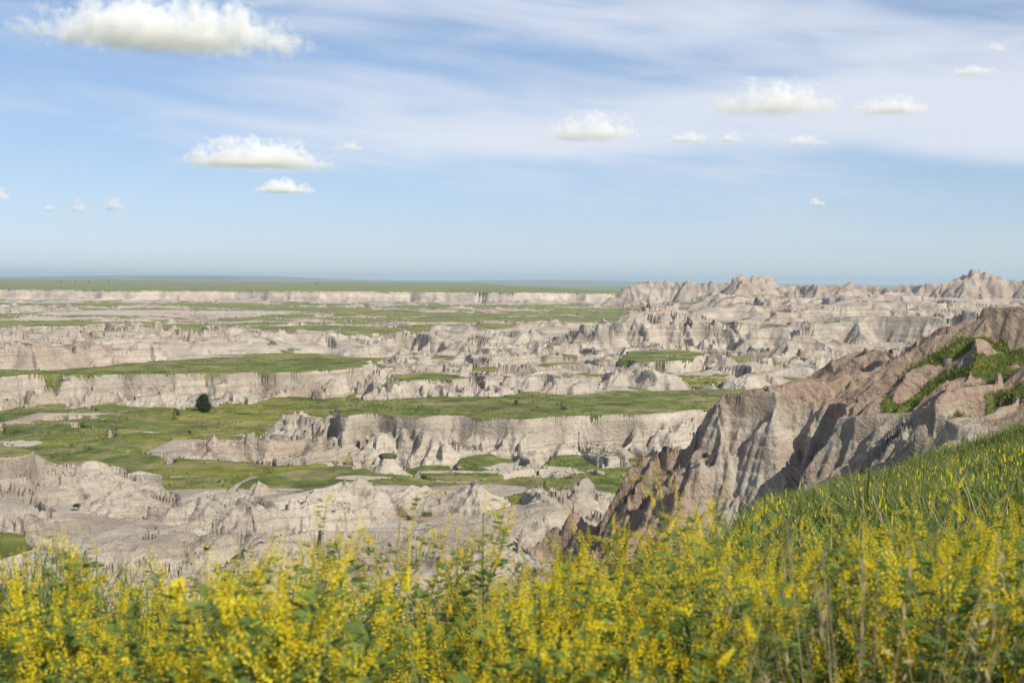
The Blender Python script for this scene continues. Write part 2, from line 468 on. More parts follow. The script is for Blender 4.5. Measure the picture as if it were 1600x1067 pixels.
# ------------------------------------------------------------------ where the sheet of ground is sampled (denser where more of it shows)
az_in = np.radians(np.arange(-27.5, 27.501, 0.06))
az_mid = np.radians(np.arange(28.2, 60, 0.8)); az_out = np.radians(np.arange(60, 180.1, 6.0))
AZ = np.concatenate([-az_out[::-1], -az_mid[::-1], az_in, az_mid, az_out[:-1]])
NROW = 1150
RMIN, RMAX = 0.6, 24000.0
cc = np.radians(np.linspace(-27.5, 27.5, 331))
lr = np.exp(np.linspace(math.log(RMIN), math.log(RMAX), 4400))
xx, yy = np.sin(cc)[:, None] * lr, np.cos(cc)[:, None] * lr
zc, _, _ = land(xx.ravel(), yy.ravel())
zc = zc.reshape(xx.shape)
ang = (zc - CAMZ) / lr * F_PX
vis = ang >= np.maximum.accumulate(ang, axis=1) - 6.0
da = np.abs(np.diff(ang, axis=1))
wgt = np.where(vis[:, 1:], np.minimum(da, 60), 0.12 * np.minimum(da, 20))
wgt *= (lr[1:] > 45)                                   # the overlook itself needs few rows
wgt = wgt / wgt.sum(axis=1, keepdims=True) + 0.22 * np.diff(np.log(lr)) / math.log(RMAX / RMIN) + 0.10 * ((lr[1:] > 60) & (lr[1:] < 700)) / ((lr > 60) & (lr < 700)).sum()
ker = np.exp(-0.5 * (np.arange(-9, 10) / 2.2) ** 2); ker /= ker.sum()
kr = np.exp(-0.5 * (np.arange(-30, 31) / 2.5) ** 2); kr /= kr.sum()
wgt = np.apply_along_axis(lambda v: np.convolve(v, kr, 'same'), 1, wgt)
pad = np.pad(wgt, ((9, 9), (0, 0)), mode='edge')
wgt = sum(ker[i] * pad[i:i + wgt.shape[0]] for i in range(19))
cdf = np.concatenate([np.zeros((len(cc), 1)), np.cumsum(wgt, axis=1)], axis=1)
cdf /= cdf[:, -1:]
u = np.linspace(0, 1, NROW)
logr = np.stack([np.interp(u, cdf[i], np.log(lr)) for i in range(len(cc))])           # coarse columns x rows
fi = np.clip((AZ - cc[0]) / (cc[1] - cc[0]), 0, len(cc) - 1.0001)
i0 = fi.astype(int); ft = (fi - i0)[:, None]
RR = np.exp(logr[i0] * (1 - ft) + logr[i0 + 1] * ft)                                   # columns x rows
NC = len(AZ)
X = (np.sin(AZ)[:, None] * RR).ravel(); Y = (np.cos(AZ)[:, None] * RR).ravel()
Rr = RR.ravel()
Z, REG, DROP = land(X, Y)
eps = np.clip(Rr * 0.0012, 0.12, 6.0)
GXs = (land(X + eps, Y)[0] - Z) / eps
GYs = (land(X, Y + eps)[0] - Z) / eps
inner = (Rr > 55) & (Rr < 5200)
E = np.zeros(X.shape, np.float32)
mi = np.nonzero(inner & (REG != R_OVERLOOK))
E[mi] = erode(X[mi], Y[mi], GXs[mi], GYs[mi], Rr[mi])
# the near ridge is gentler on its brown shoulders
E *= np.where(REG == R_RIDGE, 0.65 + 1.0 * sstep(DROP, 4.0, 7.0), 1.0)
CAPPED = np.isin(REG, (R_MESA_NEAR, R_MESA_FAR, R_MESA_SMALL, R_SCARP))
E = np.where(CAPPED, np.minimum(E * 1.15, 0.1) * sstep(DROP, 0.2, 1.8), E)
E = np.where(REG == R_HILLS, E * 0.7, E)
E = np.where(REG == R_FRONT, E * 1.15, E)
E = np.where(REG == R_SCARP, E * sstep(DROP, 1.0, 5.0), E)
Z = Z + E
# beds of harder clay stand out as small steps
steep = np.clip((np.hypot(GXs, GYs) - 0.25) / 0.4, 0, 1) * (Rr > 100) * (Rr < 4000) * sstep(DROP, 0.5, 3.0)
per = np.where(Rr > 700, 5.0, 1.7)
bedz = Z + 0.5 * pn(X, Y, 60, 71)
Z = Z + steep * per / 6.2832 * 0.55 * np.sin(bedz / per * 6.2832)
# rough ground at hand's breadth to metre size on bare slopes
Z = Z + np.clip(np.hypot(GXs, GYs) - 0.2, 0, 0.6) * np.clip(1.15 - Rr / 900, 0, 1) * (REG != R_OVERLOOK) * (0.6 * pn(X, Y, 2.1, 72) + 0.35 * pn(X, Y, 0.9, 73)) * sstep(DROP, 0.5, 3.0)

Z2 = Z.reshape(NC, NROW); X2 = X.reshape(NC, NROW); Y2 = Y.reshape(NC, NROW)
def normals():
    ax, ay, az_ = [np.gradient(a, axis=0) for a in (X2, Y2, Z2)]
    bx, by, bz = [np.gradient(a, axis=1) for a in (X2, Y2, Z2)]
    nx, ny, nz = ay * bz - az_ * by, az_ * bx - ax * bz, ax * by - ay * bx
    ln = np.sqrt(nx * nx + ny * ny + nz * nz) + 1e-12
    s = np.sign(nz)
    return nx / ln * s, ny / ln * s, np.abs(nz) / ln
NXn, NYn, NZn = [a.ravel() for a in normals()]
slope0 = np.hypot(GXs, GYs)

# ------------------------------------------------------------------ what grows where
def patches(lst, z=0.0):
    out = np.zeros(X.shape)
    for a, b, ra, rb, v in lst:       # pixel centre and pixel radii of a patch lying on level z
        cx, cy = on_level(a, b, z)
        ex = abs(on_level(a + ra, b, z)[0] - cx)
        ey = 0.5 * abs(on_level(a, b - rb, z)[1] - on_level(a, b + rb, z)[1])
        d = np.hypot((X - cx) / ex, (Y - cy) / ey) + 0.5 * pn(X, Y, max(6.0, ey * 0.5), 81) + 0.3 * pn(X, Y, 4.0, 80)
        out = np.where(v > 0, np.maximum(out, v * (1 - sstep(d, 0.35, 1.25))), np.minimum(out, v * (1 - sstep(d, 0.35, 1.25))))
    return out
flat = 1 - sstep(slope0, 0.16, 0.36)
flatn = sstep(NZn, 0.86, 0.955)
base = np.choose(REG, [1.0, -0.1, 1.0, 1.0, 1.0, 0.1, 0.28, 0.2, 0.0, 0.95, -0.2, 1.0, 0.8])
G = base + 0.42 * pn(X, Y, 55, 82) + 0.25 * pn(X, Y, 17, 83) + 0.12 * pn(X, Y, 5, 84)
BARE = patches([(250, 488, 260, 7, -1.1), (90, 497, 120, 4, -1.0), (830, 733, 95, 10, -1.2), (570, 725, 75, 6, -1.2), (470, 716, 60, 3, -1.2), (700, 738, 100, 3, -0.9),
                (560, 748, 60, 4, -1.0), (490, 472, 500, 3, -0.8), (640, 657, 40, 1.2, -1.0), (240, 560, 200, 10, -0.5), (330, 690, 30, 5, -0.7), (1000, 470, 250, 5, -0.4),
                (440, 722, 40, 3, -0.9), (240, 672, 18, 2, -1), (1150, 600, 60, 6, -0.6), (950, 630, 20, 3, -0.9), (20, 690, 60, 5, -0.8)])
G = np.where((REG == R_FLOOR) | (REG == R_HILLS), G + BARE, G)
G += patches([(240, 787, 40, 10, 1.3), (1230, 548, 70, 7, 0.9), (1100, 483, 160, 4, 0.8), (560, 540, 60, 5, 0.6), (210, 548, 30, 8, 0.9)])
flat = np.where(REG == R_FLOOR, 1 - sstep(slope0, 0.45, 0.8), flat)
flatn = np.where(REG == R_FLOOR, 1.0, flatn)
grass = sstep(G, 0.30, 0.55) * flat * flatn
# table tops keep their sod right up to the edge
flat = np.where(REG == R_FLOOR, 1 - sstep(slope0, 0.45, 0.8), flat)
top = ((REG == R_MESA_NEAR) | (REG == R_MESA_FAR) | (REG == R_MESA_SMALL)) & (slope0 < 0.07)
grass = np.where(top, 1.0, grass)
grass = np.where((REG == R_MESA_NEAR) | (REG == R_MESA_FAR), grass * (1 - sstep(slope0, 0.06, 0.15)), grass)
grass = np.where(np.isin(REG, (R_MESA_NEAR, R_MESA_FAR, R_MESA_SMALL)), grass * (1 - sstep(DROP, 0.15, 0.5)), grass)
grass = np.where((REG == R_SCARP), (1 - sstep(slope0, 0.05, 0.16)) * np.where(Z > 20, 1, sstep(G, 0.5, 0.8)), grass)
# strips of clover down the gullies of the ridge's brown shoulder
ridge_up = (REG == R_RIDGE)
def strip(pts, wdt):
    d, _ = line_near(X, Y, pts)
    return 1 - sstep(d + 1.1 * pn(X, Y, 5, 85) + 0.5 * pn(X, Y, 1.8, 86), wdt * 0.55, wdt)
ST = np.maximum.reduce([strip(pts, wd_) for pts, wd_ in GULLIES if wd_ > 0])
grass = np.where(ridge_up, np.maximum(ST, 0.0), grass)
grass = np.where(REG == R_OVERLOOK, 1.0 - 0.9 * (sstep(slope0, 0.62, 0.8) * (Rr > 9)), grass)
grass = np.where(REG == R_DISTANT, 0.75 - 0.7 * patches([(330, 436, 170, 2.2, 1.0)], 40.0) * (pn(X, Y, 900, 87) > -0.1), grass)
grass = np.where((REG == R_FRONT) & (Rr < 165), 0.0, grass)
# reddish beds
red = 0.55 * sstep(pn(X, Y, 75, 91) + 0.5 * pn(X, Y, 22, 92), 0.25, 0.75) * sstep(5.5 - Z + 2 * pn(X, Y, 40, 93), 0, 2)
red = np.where((REG == R_RIDGE), 1 - sstep(DROP + 0.8 * pn(X, Y, 9, 94) + 0.4 * pn(X, Y, 3, 95), 4.4, 6.2) * sstep(X, 22, 30), red)
red = np.maximum(red, patches([(250, 835, 60, 9, 0.9), (660, 782, 60, 8, 0.9), (890, 800, 40, 20, 0.4), (90, 560, 120, 8, 0.55), (1080, 535, 120, 6, 0.6), (780, 508, 90, 5, 0.5), (30, 726, 60, 9, 0.6)], 3.0))
red = np.where(REG == R_BUTTES, 0.38 + 0.35 * pn(X, Y, 160, 96), red)
red = np.where(REG == R_RANGE_MID, 0.2 + 0.4 * pn(X, Y, 140, 96), red)
red = np.clip(red, 0, 1)
# pale salt-white wash floors
pale = np.clip(-BARE, 0, 1) * (REG == R_FLOOR)
# yellow bloom of clover over the grass
bloom = sstep(pn(X, Y, 160, 97) + 0.6 * pn(X, Y, 48, 98) + 0.3 * pn(X, Y, 14, 99) + np.where((Rr > 500), 0.25, 0.0), 0.15, 0.75)
bloom = np.where((REG == R_MESA_NEAR) | (REG == R_MESA_FAR), bloom * 0.25, bloom)

# ------------------------------------------------------------------ materials of the ground
def principled(nt, col, rough=0.9, normal=None, spec=0.2, **more):
    ins = {'Base Color': col, 'Roughness': rough, 'Specular IOR Level': spec}
    if normal is not None:
        ins['Normal'] = normal
    ins.update(more)
    p = nt.n('ShaderNodeBsdfPrincipled', ins)
    nt.n('ShaderNodeOutputMaterial', {0: p.outputs[0]})
    return p

def land_material():
    m = bpy.data.materials.new("badlands_ground")
    m.use_nodes = True
    t = NT(m.node_tree)
    pos = t.n('ShaderNodeNewGeometry').outputs['Position']
    att = lambda nm: t.n('ShaderNodeAttribute', attribute_name=nm).outputs['Fac']
    g_, red_, pale_, bl_ = att('grass'), att('red'), att('pale'), att('bloom')
    sp = t.n('ShaderNodeSeparateXYZ', {0: pos})
    # clay: soft mottling, thin beds that follow the level, cracks
    mott = t.noise(pos, 0.045, 5, 0.6)
    fine_ = t.noise(pos, 0.9, 6, 0.65)
    warp = t.noise(pos, 0.02, 3, 0.5)
    zed = t.math('ADD', sp.outputs[2], t.math('MULTIPLY', warp, 5.0))
    bvec = t.n('ShaderNodeCombineXYZ', {0: t.math('MULTIPLY', sp.outputs[0], 0.004), 1: t.math('MULTIPLY', sp.outputs[1], 0.004), 2: zed}).outputs[0]
    bed = t.noise(bvec, 0.42, 5, 0.7)
    bed2 = t.noise(bvec, 0.13, 2, 0.5)
    clay = t.ramp(mott, [(0.35, (0.305, 0.260, 0.200)), (0.5, (0.420, 0.365, 0.285)), (0.65, (0.52, 0.458, 0.368))])
    clay = t.mix(t.math('MULTIPLY', t.smooth(bed, 0.52, 0.66), 0.55), clay, (0.265, 0.195, 0.150))
    clay = t.mix(t.math('MULTIPLY', t.smooth(bed, 0.46, 0.36), 0.45), clay, (0.56, 0.485, 0.39))
    clay = t.mix(t.math('MULTIPLY', t.smooth(bed2, 0.52, 0.62), 0.42), clay, (0.34, 0.235, 0.18))
    bed3 = t.noise(bvec, 1.25, 3, 0.6)
    clay = t.mix(t.math('MULTIPLY', t.smooth(bed3, 0.55, 0.63), 0.45), clay, (0.25, 0.205, 0.155))
    redc = t.ramp(fine_, [(0.3, (0.245, 0.165, 0.110)), (0.6, (0.355, 0.255, 0.178)), (0.8, (0.42, 0.315, 0.23))])
    clay = t.mix(t.math('MULTIPLY', red_, 0.85), clay, redc)
    clay = t.mix(t.math('MULTIPLY', t.smooth(fine_, 0.50, 0.34), 0.42), clay, (0.20, 0.162, 0.125))
    clay = t.mix(t.math('MULTIPLY', pale_, 0.7), clay, (0.48, 0.41, 0.32))
    # grass
    gn1 = t.noise(pos, 0.035, 5, 0.62)
    gn2 = t.noise(pos, 0.55, 6, 0.7)
    gr = t.ramp(gn1, [(0.36, (0.080, 0.110, 0.024)), (0.5, (0.158, 0.188, 0.044)), (0.62, (0.245, 0.240, 0.080))])
    gr = t.mix(t.math('MULTIPLY', t.smooth(gn2, 0.40, 0.66), 0.45), gr, (0.060, 0.078, 0.022))
    gr = t.mix(t.math('MULTIPLY', t.math('MULTIPLY', bl_, t.smooth(gn2, 0.38, 0.6)), 0.65), gr, (0.260, 0.235, 0.030))
    straw = t.smooth(t.noise(pos, 0.06, 8, 0.72), 0.47, 0.60)
    gr = t.mix(t.math('MULTIPLY', straw, 0.75), gr, (0.270, 0.225, 0.110))
    gr = t.mix(t.math('MULTIPLY', t.smooth(t.noise(pos, 0.018, 6, 0.65), 0.53, 0.63), 0.6), gr, (0.066, 0.085, 0.026))
    gval = t.math('ADD', -0.15, t.math('MULTIPLY', t.noise(pos, 0.14, 10, 0.74), 2.3))
    gr = t.mix(1.0, gr, t.n('ShaderNodeCombineColor', {0: gval, 1: gval, 2: gval}).outputs[0], 'MULTIPLY')
    # ragged edge between sod and clay
    edge = t.math('ADD', g_, t.math('MULTIPLY', t.math('SUBTRACT', t.noise(pos, 0.20, 9, 0.78), 0.5), 1.7))
    gm = t.smooth(edge, 0.42, 0.58)
    col = t.mix(gm, clay, gr)
    # relief below the size of the mesh
    crack = t.n('ShaderNodeTexVoronoi', {'Vector': pos, 'Scale': 1.3, 'Randomness': 1.0}, feature='DISTANCE_TO_EDGE').outputs[0]
    rel = t.math('ADD', t.math('MULTIPLY', t.noise(pos, 1.6, 8, 0.68), 0.55), t.math('MULTIPLY', t.smooth(crack, 0.0, 0.16), 0.03))
    rel = t.math('ADD', rel, t.math('MULTIPLY', t.noise(pos, 0.22, 6, 0.6), 1.6))
    relg = t.math('ADD', t.math('MULTIPLY', t.noise(pos, 2.5, 4, 0.7), 0.5), t.math('MULTIPLY', gn2, 0.7))
    relm = t.n('ShaderNodeMix', {0: gm, 2: rel, 3: relg}, data_type='FLOAT').outputs[0]
    bmp = t.n('ShaderNodeBump', {'Strength': 1.0, 'Distance': 1.1, 'Height': relm}).outputs[0]
    principled(t, col, 0.95, bmp, 0.08)
    return m
M_LAND = land_material()

# ------------------------------------------------------------------ the land as meshes, one for each landform
cidx = np.arange(NC)[:, None]; ridx = np.arange(NROW - 1)[None, :]
nxt = (cidx + 1) % NC
q = np.stack([cidx * NROW + ridx, nxt * NROW + ridx, nxt * NROW + ridx + 1, cidx * NROW + ridx + 1], axis=-1)
q = q[:, :, ::-1].reshape(-1, 4)
qreg = REG[q[:, 3]]
V = np.stack([X, Y, Z], axis=1).astype(np.float32)
def land_mesh(name, sel, label=None):
    quads = q[sel]
    used, inv = np.unique(quads.ravel(), return_inverse=True)
    me = bpy.data.meshes.new(name)
    me.vertices.add(len(used)); me.vertices.foreach_set('co', V[used].ravel())
    n = len(quads)
    me.loops.add(n * 4); me.loops.foreach_set('vertex_index', inv.astype(np.int32).ravel())
    me.polygons.add(n)
    me.polygons.foreach_set('loop_start', np.arange(0, n * 4, 4, dtype=np.int32))
    me.polygons.foreach_set('loop_total', np.full(n, 4, np.int32))
    me.polygons.foreach_set('use_smooth', np.ones(n, bool))
    for nm, arr in (('grass', grass), ('red', red), ('pale', pale), ('bloom', bloom)):
        a = me.attributes.new(nm, 'FLOAT', 'POINT')
        a.data.foreach_set('value', arr[used].astype(np.float32))
    me.update()
    me.materials.append(M_LAND)
    o = bpy.data.objects.new(name, me)
    COL.objects.link(o)
    o['kind'] = 'structure'
    if label:
        o['label'] = label
    return o
LAND = [
    ('valley_floor', (R_FLOOR,), 'green meadow on the valley floor with bare pale wash patches'),
    ('eroded_hills', (R_FRONT,), 'pale eroded clay hills in front, just behind the yellow flowers'),
    ('grass_table', (R_MESA_NEAR,), 'nearer flat green table with pale fluted cliffs below its edge'),
    ('grass_table', (R_MESA_FAR,), 'farther flat green table on the left with pale cliffs below'),
    ('small_table', (R_MESA_SMALL,), 'small low tables of sod with crumbling clay edges'),
    ('clay_mounds', (R_MOUND,), 'pale clay mounds standing in the green meadow'),
    ('badland_hills', (R_HILLS,), 'low whitish badland hills in the middle distance'),
    ('badland_range', (R_RANGE_MID,), 'banded clay range on the right in the middle distance'),
    ('butte_range', (R_BUTTES,), 'jagged banded buttes on the skyline at the right'),
    ('escarpment', (R_SCARP,), 'long pale clay wall with green plain on top, far left'),
    ('ridge', (R_RIDGE,), 'near clay ridge with brown shoulder and fluted pale cliffs at right'),
    ('overlook_ground', (R_OVERLOOK,), 'grassy overlook slope under the yellow flowers'),
    ('distant_hills', (R_DISTANT,), 'blue distant hills along the horizon'),
]
LAND_OBJ = {}
for nm, rgs, lb in LAND:
    s_ = np.isin(qreg, rgs)
    if s_.any():
        LAND_OBJ[rgs[0]] = land_mesh(nm, s_, lb)
# close the hole under the camera's feet
me = bpy.data.meshes.new('ground_patch')
ring = [tuple(V[c * NROW]) for c in range(NC)]
me.from_pydata([(0, 0, float(np.mean([v[2] for v in ring])))] + ring, [], [(0, 1 + (i + 1) % NC, 1 + i) for i in range(NC)])
gp = bpy.data.objects.new('overlook_floor', me); COL.objects.link(gp); gp['kind'] = 'structure'; me.materials.append(M_LAND)
a = me.attributes.new('grass', 'FLOAT', 'POINT'); a.data.foreach_set('value', np.ones(len(ring) + 1, np.float32))

def ground_z(x, y):
    return land(np.array([x], float), np.array([y], float))[0][0]

# ------------------------------------------------------------------ the air
def haze_box():
    x0, x1, y0, y1, z0, z1 = -26000, 26000, -3000, 26000, -12.0, 190.0
    me = bpy.data.meshes.new('haze')
    vs = [(x, y, z) for z in (z0, z1) for y in (y0, y1) for x in (x0, x1)]
    fs = [(0, 2, 3, 1), (4, 5, 7, 6), (0, 1, 5, 4), (2, 6, 7, 3), (0, 4, 6, 2), (1, 3, 7, 5)]
    me.from_pydata(vs, [], fs)
    m = bpy.data.materials.new('haze_air')
    m.use_nodes = True
    t = NT(m.node_tree)
    v = t.n('ShaderNodeVolumePrincipled', {'Color': (0.62, 0.80, 1.0, 1), 'Density': 6.5e-5, 'Anisotropy': 0.25})
    out = t.n('ShaderNodeOutputMaterial')
    t.t.links.new(v.outputs[0], out.inputs['Volume'])
    me.materials.append(m)
    o = bpy.data.objects.new('haze', me)
    COL.objects.link(o)
    o['kind'] = 'stuff'; o['label'] = 'thin blue haze of air over the whole valley'; o['category'] = 'haze'
haze_box()

# ------------------------------------------------------------------ building helpers
def simple_mat(name, stops, scale, rough=0.7, spec=0.3, trans=0.0, bump=0.0):
    m = bpy.data.materials.new(name)
    m.use_nodes = True
    t = NT(m.node_tree)
    pos = t.n('ShaderNodeNewGeometry').outputs['Position']
    nz = t.noise(pos, scale, 4, 0.65)
    col = t.ramp(nz, stops)
    nrm = t.n('ShaderNodeBump', {'Strength': bump, 'Distance': 0.05, 'Height': nz}).outputs[0] if bump else None
    ins = {'Base Color': col, 'Roughness': rough, 'Specular IOR Level': spec}
    if nrm is not None:
        ins['Normal'] = nrm
    p = t.n('ShaderNodeBsdfPrincipled', ins)
    if trans:
        tr = t.n('ShaderNodeBsdfTranslucent', {0: col})
        mx = t.n('ShaderNodeMixShader', {0: trans, 1: p.outputs[0], 2: tr.outputs[0]})
        t.n('ShaderNodeOutputMaterial', {0: mx.outputs[0]})
    else:
        t.n('ShaderNodeOutputMaterial', {0: p.outputs[0]})
    return m
M_STEM = simple_mat('clover_stem', [(0.3, (0.10, 0.15, 0.035)), (0.7, (0.20, 0.21, 0.07))], 9.0)
M_LEAF = simple_mat('clover_leaf', [(0.3, (0.085, 0.140, 0.022)), (0.55, (0.150, 0.215, 0.040)), (0.75, (0.24, 0.27, 0.06))], 7.0, 0.6, 0.35, 0.35)
M_FLOWER = simple_mat('clover_flower', [(0.3, (0.58, 0.44, 0.012)), (0.55, (0.76, 0.62, 0.030)), (0.75, (0.84, 0.74, 0.10))], 14.0, 0.75, 0.1, 0.35)
M_DRY = simple_mat('dry_grass', [(0.3, (0.26, 0.20, 0.11)), (0.7, (0.46, 0.38, 0.23))], 6.0, 0.8, 0.1, 0.2)
M_GRASS = simple_mat('green_grass', [(0.3, (0.085, 0.130, 0.024)), (0.55, (0.150, 0.195, 0.042)), (0.75, (0.26, 0.26, 0.085))], 0.9, 0.7, 0.2, 0.35)
M_BARK = simple_mat('bark', [(0.3, (0.06, 0.045, 0.035)), (0.7, (0.14, 0.11, 0.085))], 5.0, 0.9, 0.1)
M_NEEDLE = simple_mat('dark_foliage', [(0.3, (0.018, 0.034, 0.012)), (0.7, (0.050, 0.075, 0.026))], 1.3, 0.8, 0.15, 0.15)
M_SAGE = simple_mat('sage_foliage', [(0.3, (0.075, 0.095, 0.050)), (0.7, (0.17, 0.185, 0.115))], 1.3, 0.8, 0.1, 0.2)
M_CAP = simple_mat('cap_rock', [(0.3, (0.055, 0.048, 0.034)), (0.7, (0.11, 0.10, 0.06))], 0.8, 0.95, 0.05, 0.0, 0.8)

def mesh_np(name, verts, faces, mat, smooth=False):
    """verts (n,3), faces (m,k) arrays -> mesh"""
    me = bpy.data.meshes.new(name)
    verts = np.asarray(verts, np.float32); faces = np.asarray(faces, np.int32)
    n, k = faces.shape
    me.vertices.add(len(verts)); me.vertices.foreach_set('co', verts.ravel())
    me.loops.add(n * k); me.loops.foreach_set('vertex_index', faces.ravel())
    me.polygons.add(n)
    me.polygons.foreach_set('loop_start', np.arange(0, n * k, k, dtype=np.int32))
    me.polygons.foreach_set('loop_total', np.full(n, k, np.int32))
    if smooth:
        me.polygons.foreach_set('use_smooth', np.ones(n, bool))
    me.update()
    me.validate()
    me.materials.append(mat)
    return me

class Geo:
    """collects quads"""
    def __init__(self):
        self.v, self.f = [], []
    def quad(self, a, b, c, d):
        i = len(self.v)
        self.v += [a, b, c, d]
        self.f.append((i, i + 1, i + 2, i + 3))
    def tube(self, pts, r0, r1, sides=4):
        pts = [np.asarray(p, float) for p in pts]
        n = len(pts)
        base = len(self.v)
        for i, p in enumerate(pts):
            d = pts[min(i + 1, n - 1)] - pts[max(i - 1, 0)]
            d /= np.linalg.norm(d) + 1e-9
            u_ = np.cross(d, (0.31, 0.95, 0.1)); u_ /= np.linalg.norm(u_) + 1e-9
            v_ = np.cross(d, u_)
            r = r0 + (r1 - r0) * i / (n - 1)
            for k in range(sides):
                a = 2 * math.pi * k / sides
                self.v.append(p + r * (math.cos(a) * u_ + math.sin(a) * v_))
        for i in range(n - 1):
            for k in range(sides):
                a = base + i * sides + k; b = base + i * sides + (k + 1) % sides
                self.f.append((a, b, b + sides, a + sides))
    def petal(self, c, d, up, ln, wd):
        """a small leaf-shaped quad from c along d"""
        s = np.cross(d, up); s /= np.linalg.norm(s) + 1e-9
        m = c + d * ln * 0.5 + up * wd * 0.18
        self.quad(c, m + s * wd * 0.5, c + d * ln, m - s * wd * 0.5)
    def mesh(self, name, mat):
        return mesh_np(name, np.array(self.v), np.array(self.f), mat)

def unit(v):
    v = np.asarray(v, float)
    return v / (np.linalg.norm(v) + 1e-9)

def child(name, me, parent):
    o = bpy.data.objects.new(name, me)
    COL.objects.link(o)
    o.parent = parent
    return o

def thing(name, label, cat, loc, group=None):
    o = bpy.data.objects.new(name, None)
    o.empty_display_size = 0.1
    COL.objects.link(o)
    o.location = loc
    o['label'] = label; o['category'] = cat
    if group:
        o['group'] = group
    return o

# ------------------------------------------------------------------ yellow sweet clover
def flower_spike_geo(g, rng, base, d, ln):
    """a tapering spike of small pea flowers round a thin stalk; florets hang a little"""
    d = unit(d)
    n = int(ln / 0.0020)
    u_ = unit(np.cross(d, (0.3, 0.2, 0.9))); v_ = np.cross(d, u_)
    for i in range(n):
        t = (i + rng.random() * 0.6) / n
        a = i * 2.4 + rng.random() * 0.6
        out = math.cos(a) * u_ + math.sin(a) * v_
        c = base + d * ln * t + out * 0.0015
        k = (1.0 - 0.60 * t ** 2.0) * (0.8 + 0.4 * rng.random())
        dr = unit(out * 0.9 + d * (0.45 - 0.5 * (1 - t)) + rng.normal(0, 0.15, 3))
        g.petal(c, dr, d, 0.0070 * k, 0.0050 * k)
        g.petal(c + dr * 0.002, unit(dr + d * 0.6), unit(np.cross(dr, d)), 0.0058 * k, 0.0046 * k)

def clover_parts(seed, height, nbranch, single_spikes=False):
    rng = np.random.default_rng(seed)
    st, lf, fl = Geo(), Geo(), Geo()
    spikes = []
    nst = 2 if height < 1.25 else 3
    for s in range(nst):
        lean = rng.normal(0, 0.10, 2)
        h = height * (1.0 - 0.12 * s * rng.random())
        foot = np.array([rng.normal(0, 0.02), rng.normal(0, 0.02), -0.05])
        main = [foot + np.array([lean[0] * h * t ** 1.5 + 0.012 * math.sin(5 * t + s), lean[1] * h * t ** 1.5, h * t]) for t in np.linspace(0, 1, 7)]
        st.tube(main, 0.0042, 0.0016, 4)
        def on(t):
            f = t * 6; i = min(int(f), 5)
            return main[i] + (main[i + 1] - main[i]) * (f - i)
        tips = [(on(1.0), np.array([lean[0], lean[1], 1.0]), 1.0)]
        for b in range(nbranch):
            t = 0.28 + 0.68 * (b + rng.random() * 0.6) / nbranch
            a = b * 2.4 + rng.random() * 0.8
            ln = height * (0.34 - 0.22 * t) * (0.8 + 0.4 * rng.random())
            p0 = on(t)
            o = np.array([math.cos(a), math.sin(a), 0.0])
            p1 = p0 + o * ln * 0.42 + np.array([0, 0, ln * 0.55]); p2 = p0 + o * ln * 0.60 + np.array([0, 0, ln * 1.12])
            st.tube([p0, p1, p2], 0.0022, 0.0011, 3)
            tips.append((p2, p2 - p1, 0.75 + 0.3 * rng.random()))
            # side spikes out of the leaf axils
            for q in range(2):
                tt = 0.35 + 0.22 * q + 0.1 * rng.random()
                pp = p0 + (p1 - p0) * min(tt * 2, 1) + (p2 - p1) * max(tt * 2 - 1, 0)
                aa = a + rng.normal(0, 1.1)
                dd = unit(np.array([math.cos(aa) * 0.5, math.sin(aa) * 0.5, 0.9]))
                tips.append((pp + dd * 0.025, dd, 0.55 + 0.35 * rng.random()))
                st.tube([pp, pp + dd * 0.026], 0.0010, 0.0008, 3)
            # three-fold leaves
            for q in range(11):
                tt = rng.random()
                pp = p0 + (p1 - p0) * min(tt * 2, 1) + (p2 - p1) * max(tt * 2 - 1, 0)
                aa = rng.random() * 6.283
                dd = unit(np.array([math.cos(aa), math.sin(aa), 0.35 + 0.4 * rng.random()]))
                e = pp + dd * 0.022
                sd = unit(np.cross(dd, (0, 0, 1)))
                for w_ in (-0.9, 0, 0.9):
                    lf.petal(e, unit(dd + sd * w_ + np.array([0, 0, -0.15])), unit(np.array([0, 0, 1.0]) + rng.normal(0, 0.3, 3)), 0.024 + 0.008 * rng.random(), 0.012)
        for q in range(40):                         # leaves low on the stem
            tt = 0.06 + 0.75 * rng.random()
            aa = rng.random() * 6.283
            dd = unit(np.array([math.cos(aa), math.sin(aa), 0.3]))
            e = on(tt) + dd * (0.03 + 0.05 * rng.random())
            sd = unit(np.cross(dd, (0, 0, 1)))
            for w_ in (-0.9, 0, 0.9):
                lf.petal(e, unit(dd + sd * w_), unit(np.array([0, 0, 1.0]) + rng.normal(0, 0.3, 3)), 0.028, 0.014)
        for p, d, k in tips:
            ln = (0.065 + 0.055 * rng.random()) * k
            if single_spikes:
                spikes.append((p, unit(d + rng.normal(0, 0.1, 3)), ln))
            else:
                flower_spike_geo(fl, rng, np.asarray(p), unit(d + rng.normal(0, 0.1, 3)), ln)
    return st, lf, fl, spikes

CL_VAR = []
for i, (h, nb) in enumerate(((0.95, 8), (1.05, 9), (1.15, 10), (0.85, 8), (1.0, 11))):
    st, lf, fl, _ = clover_parts(100 + i, h, nb)
    CL_VAR.append((h, st.mesh('clover_stems', M_STEM), lf.mesh('clover_leaves', M_LEAF), fl.mesh('clover_flowers', M_FLOWER)))
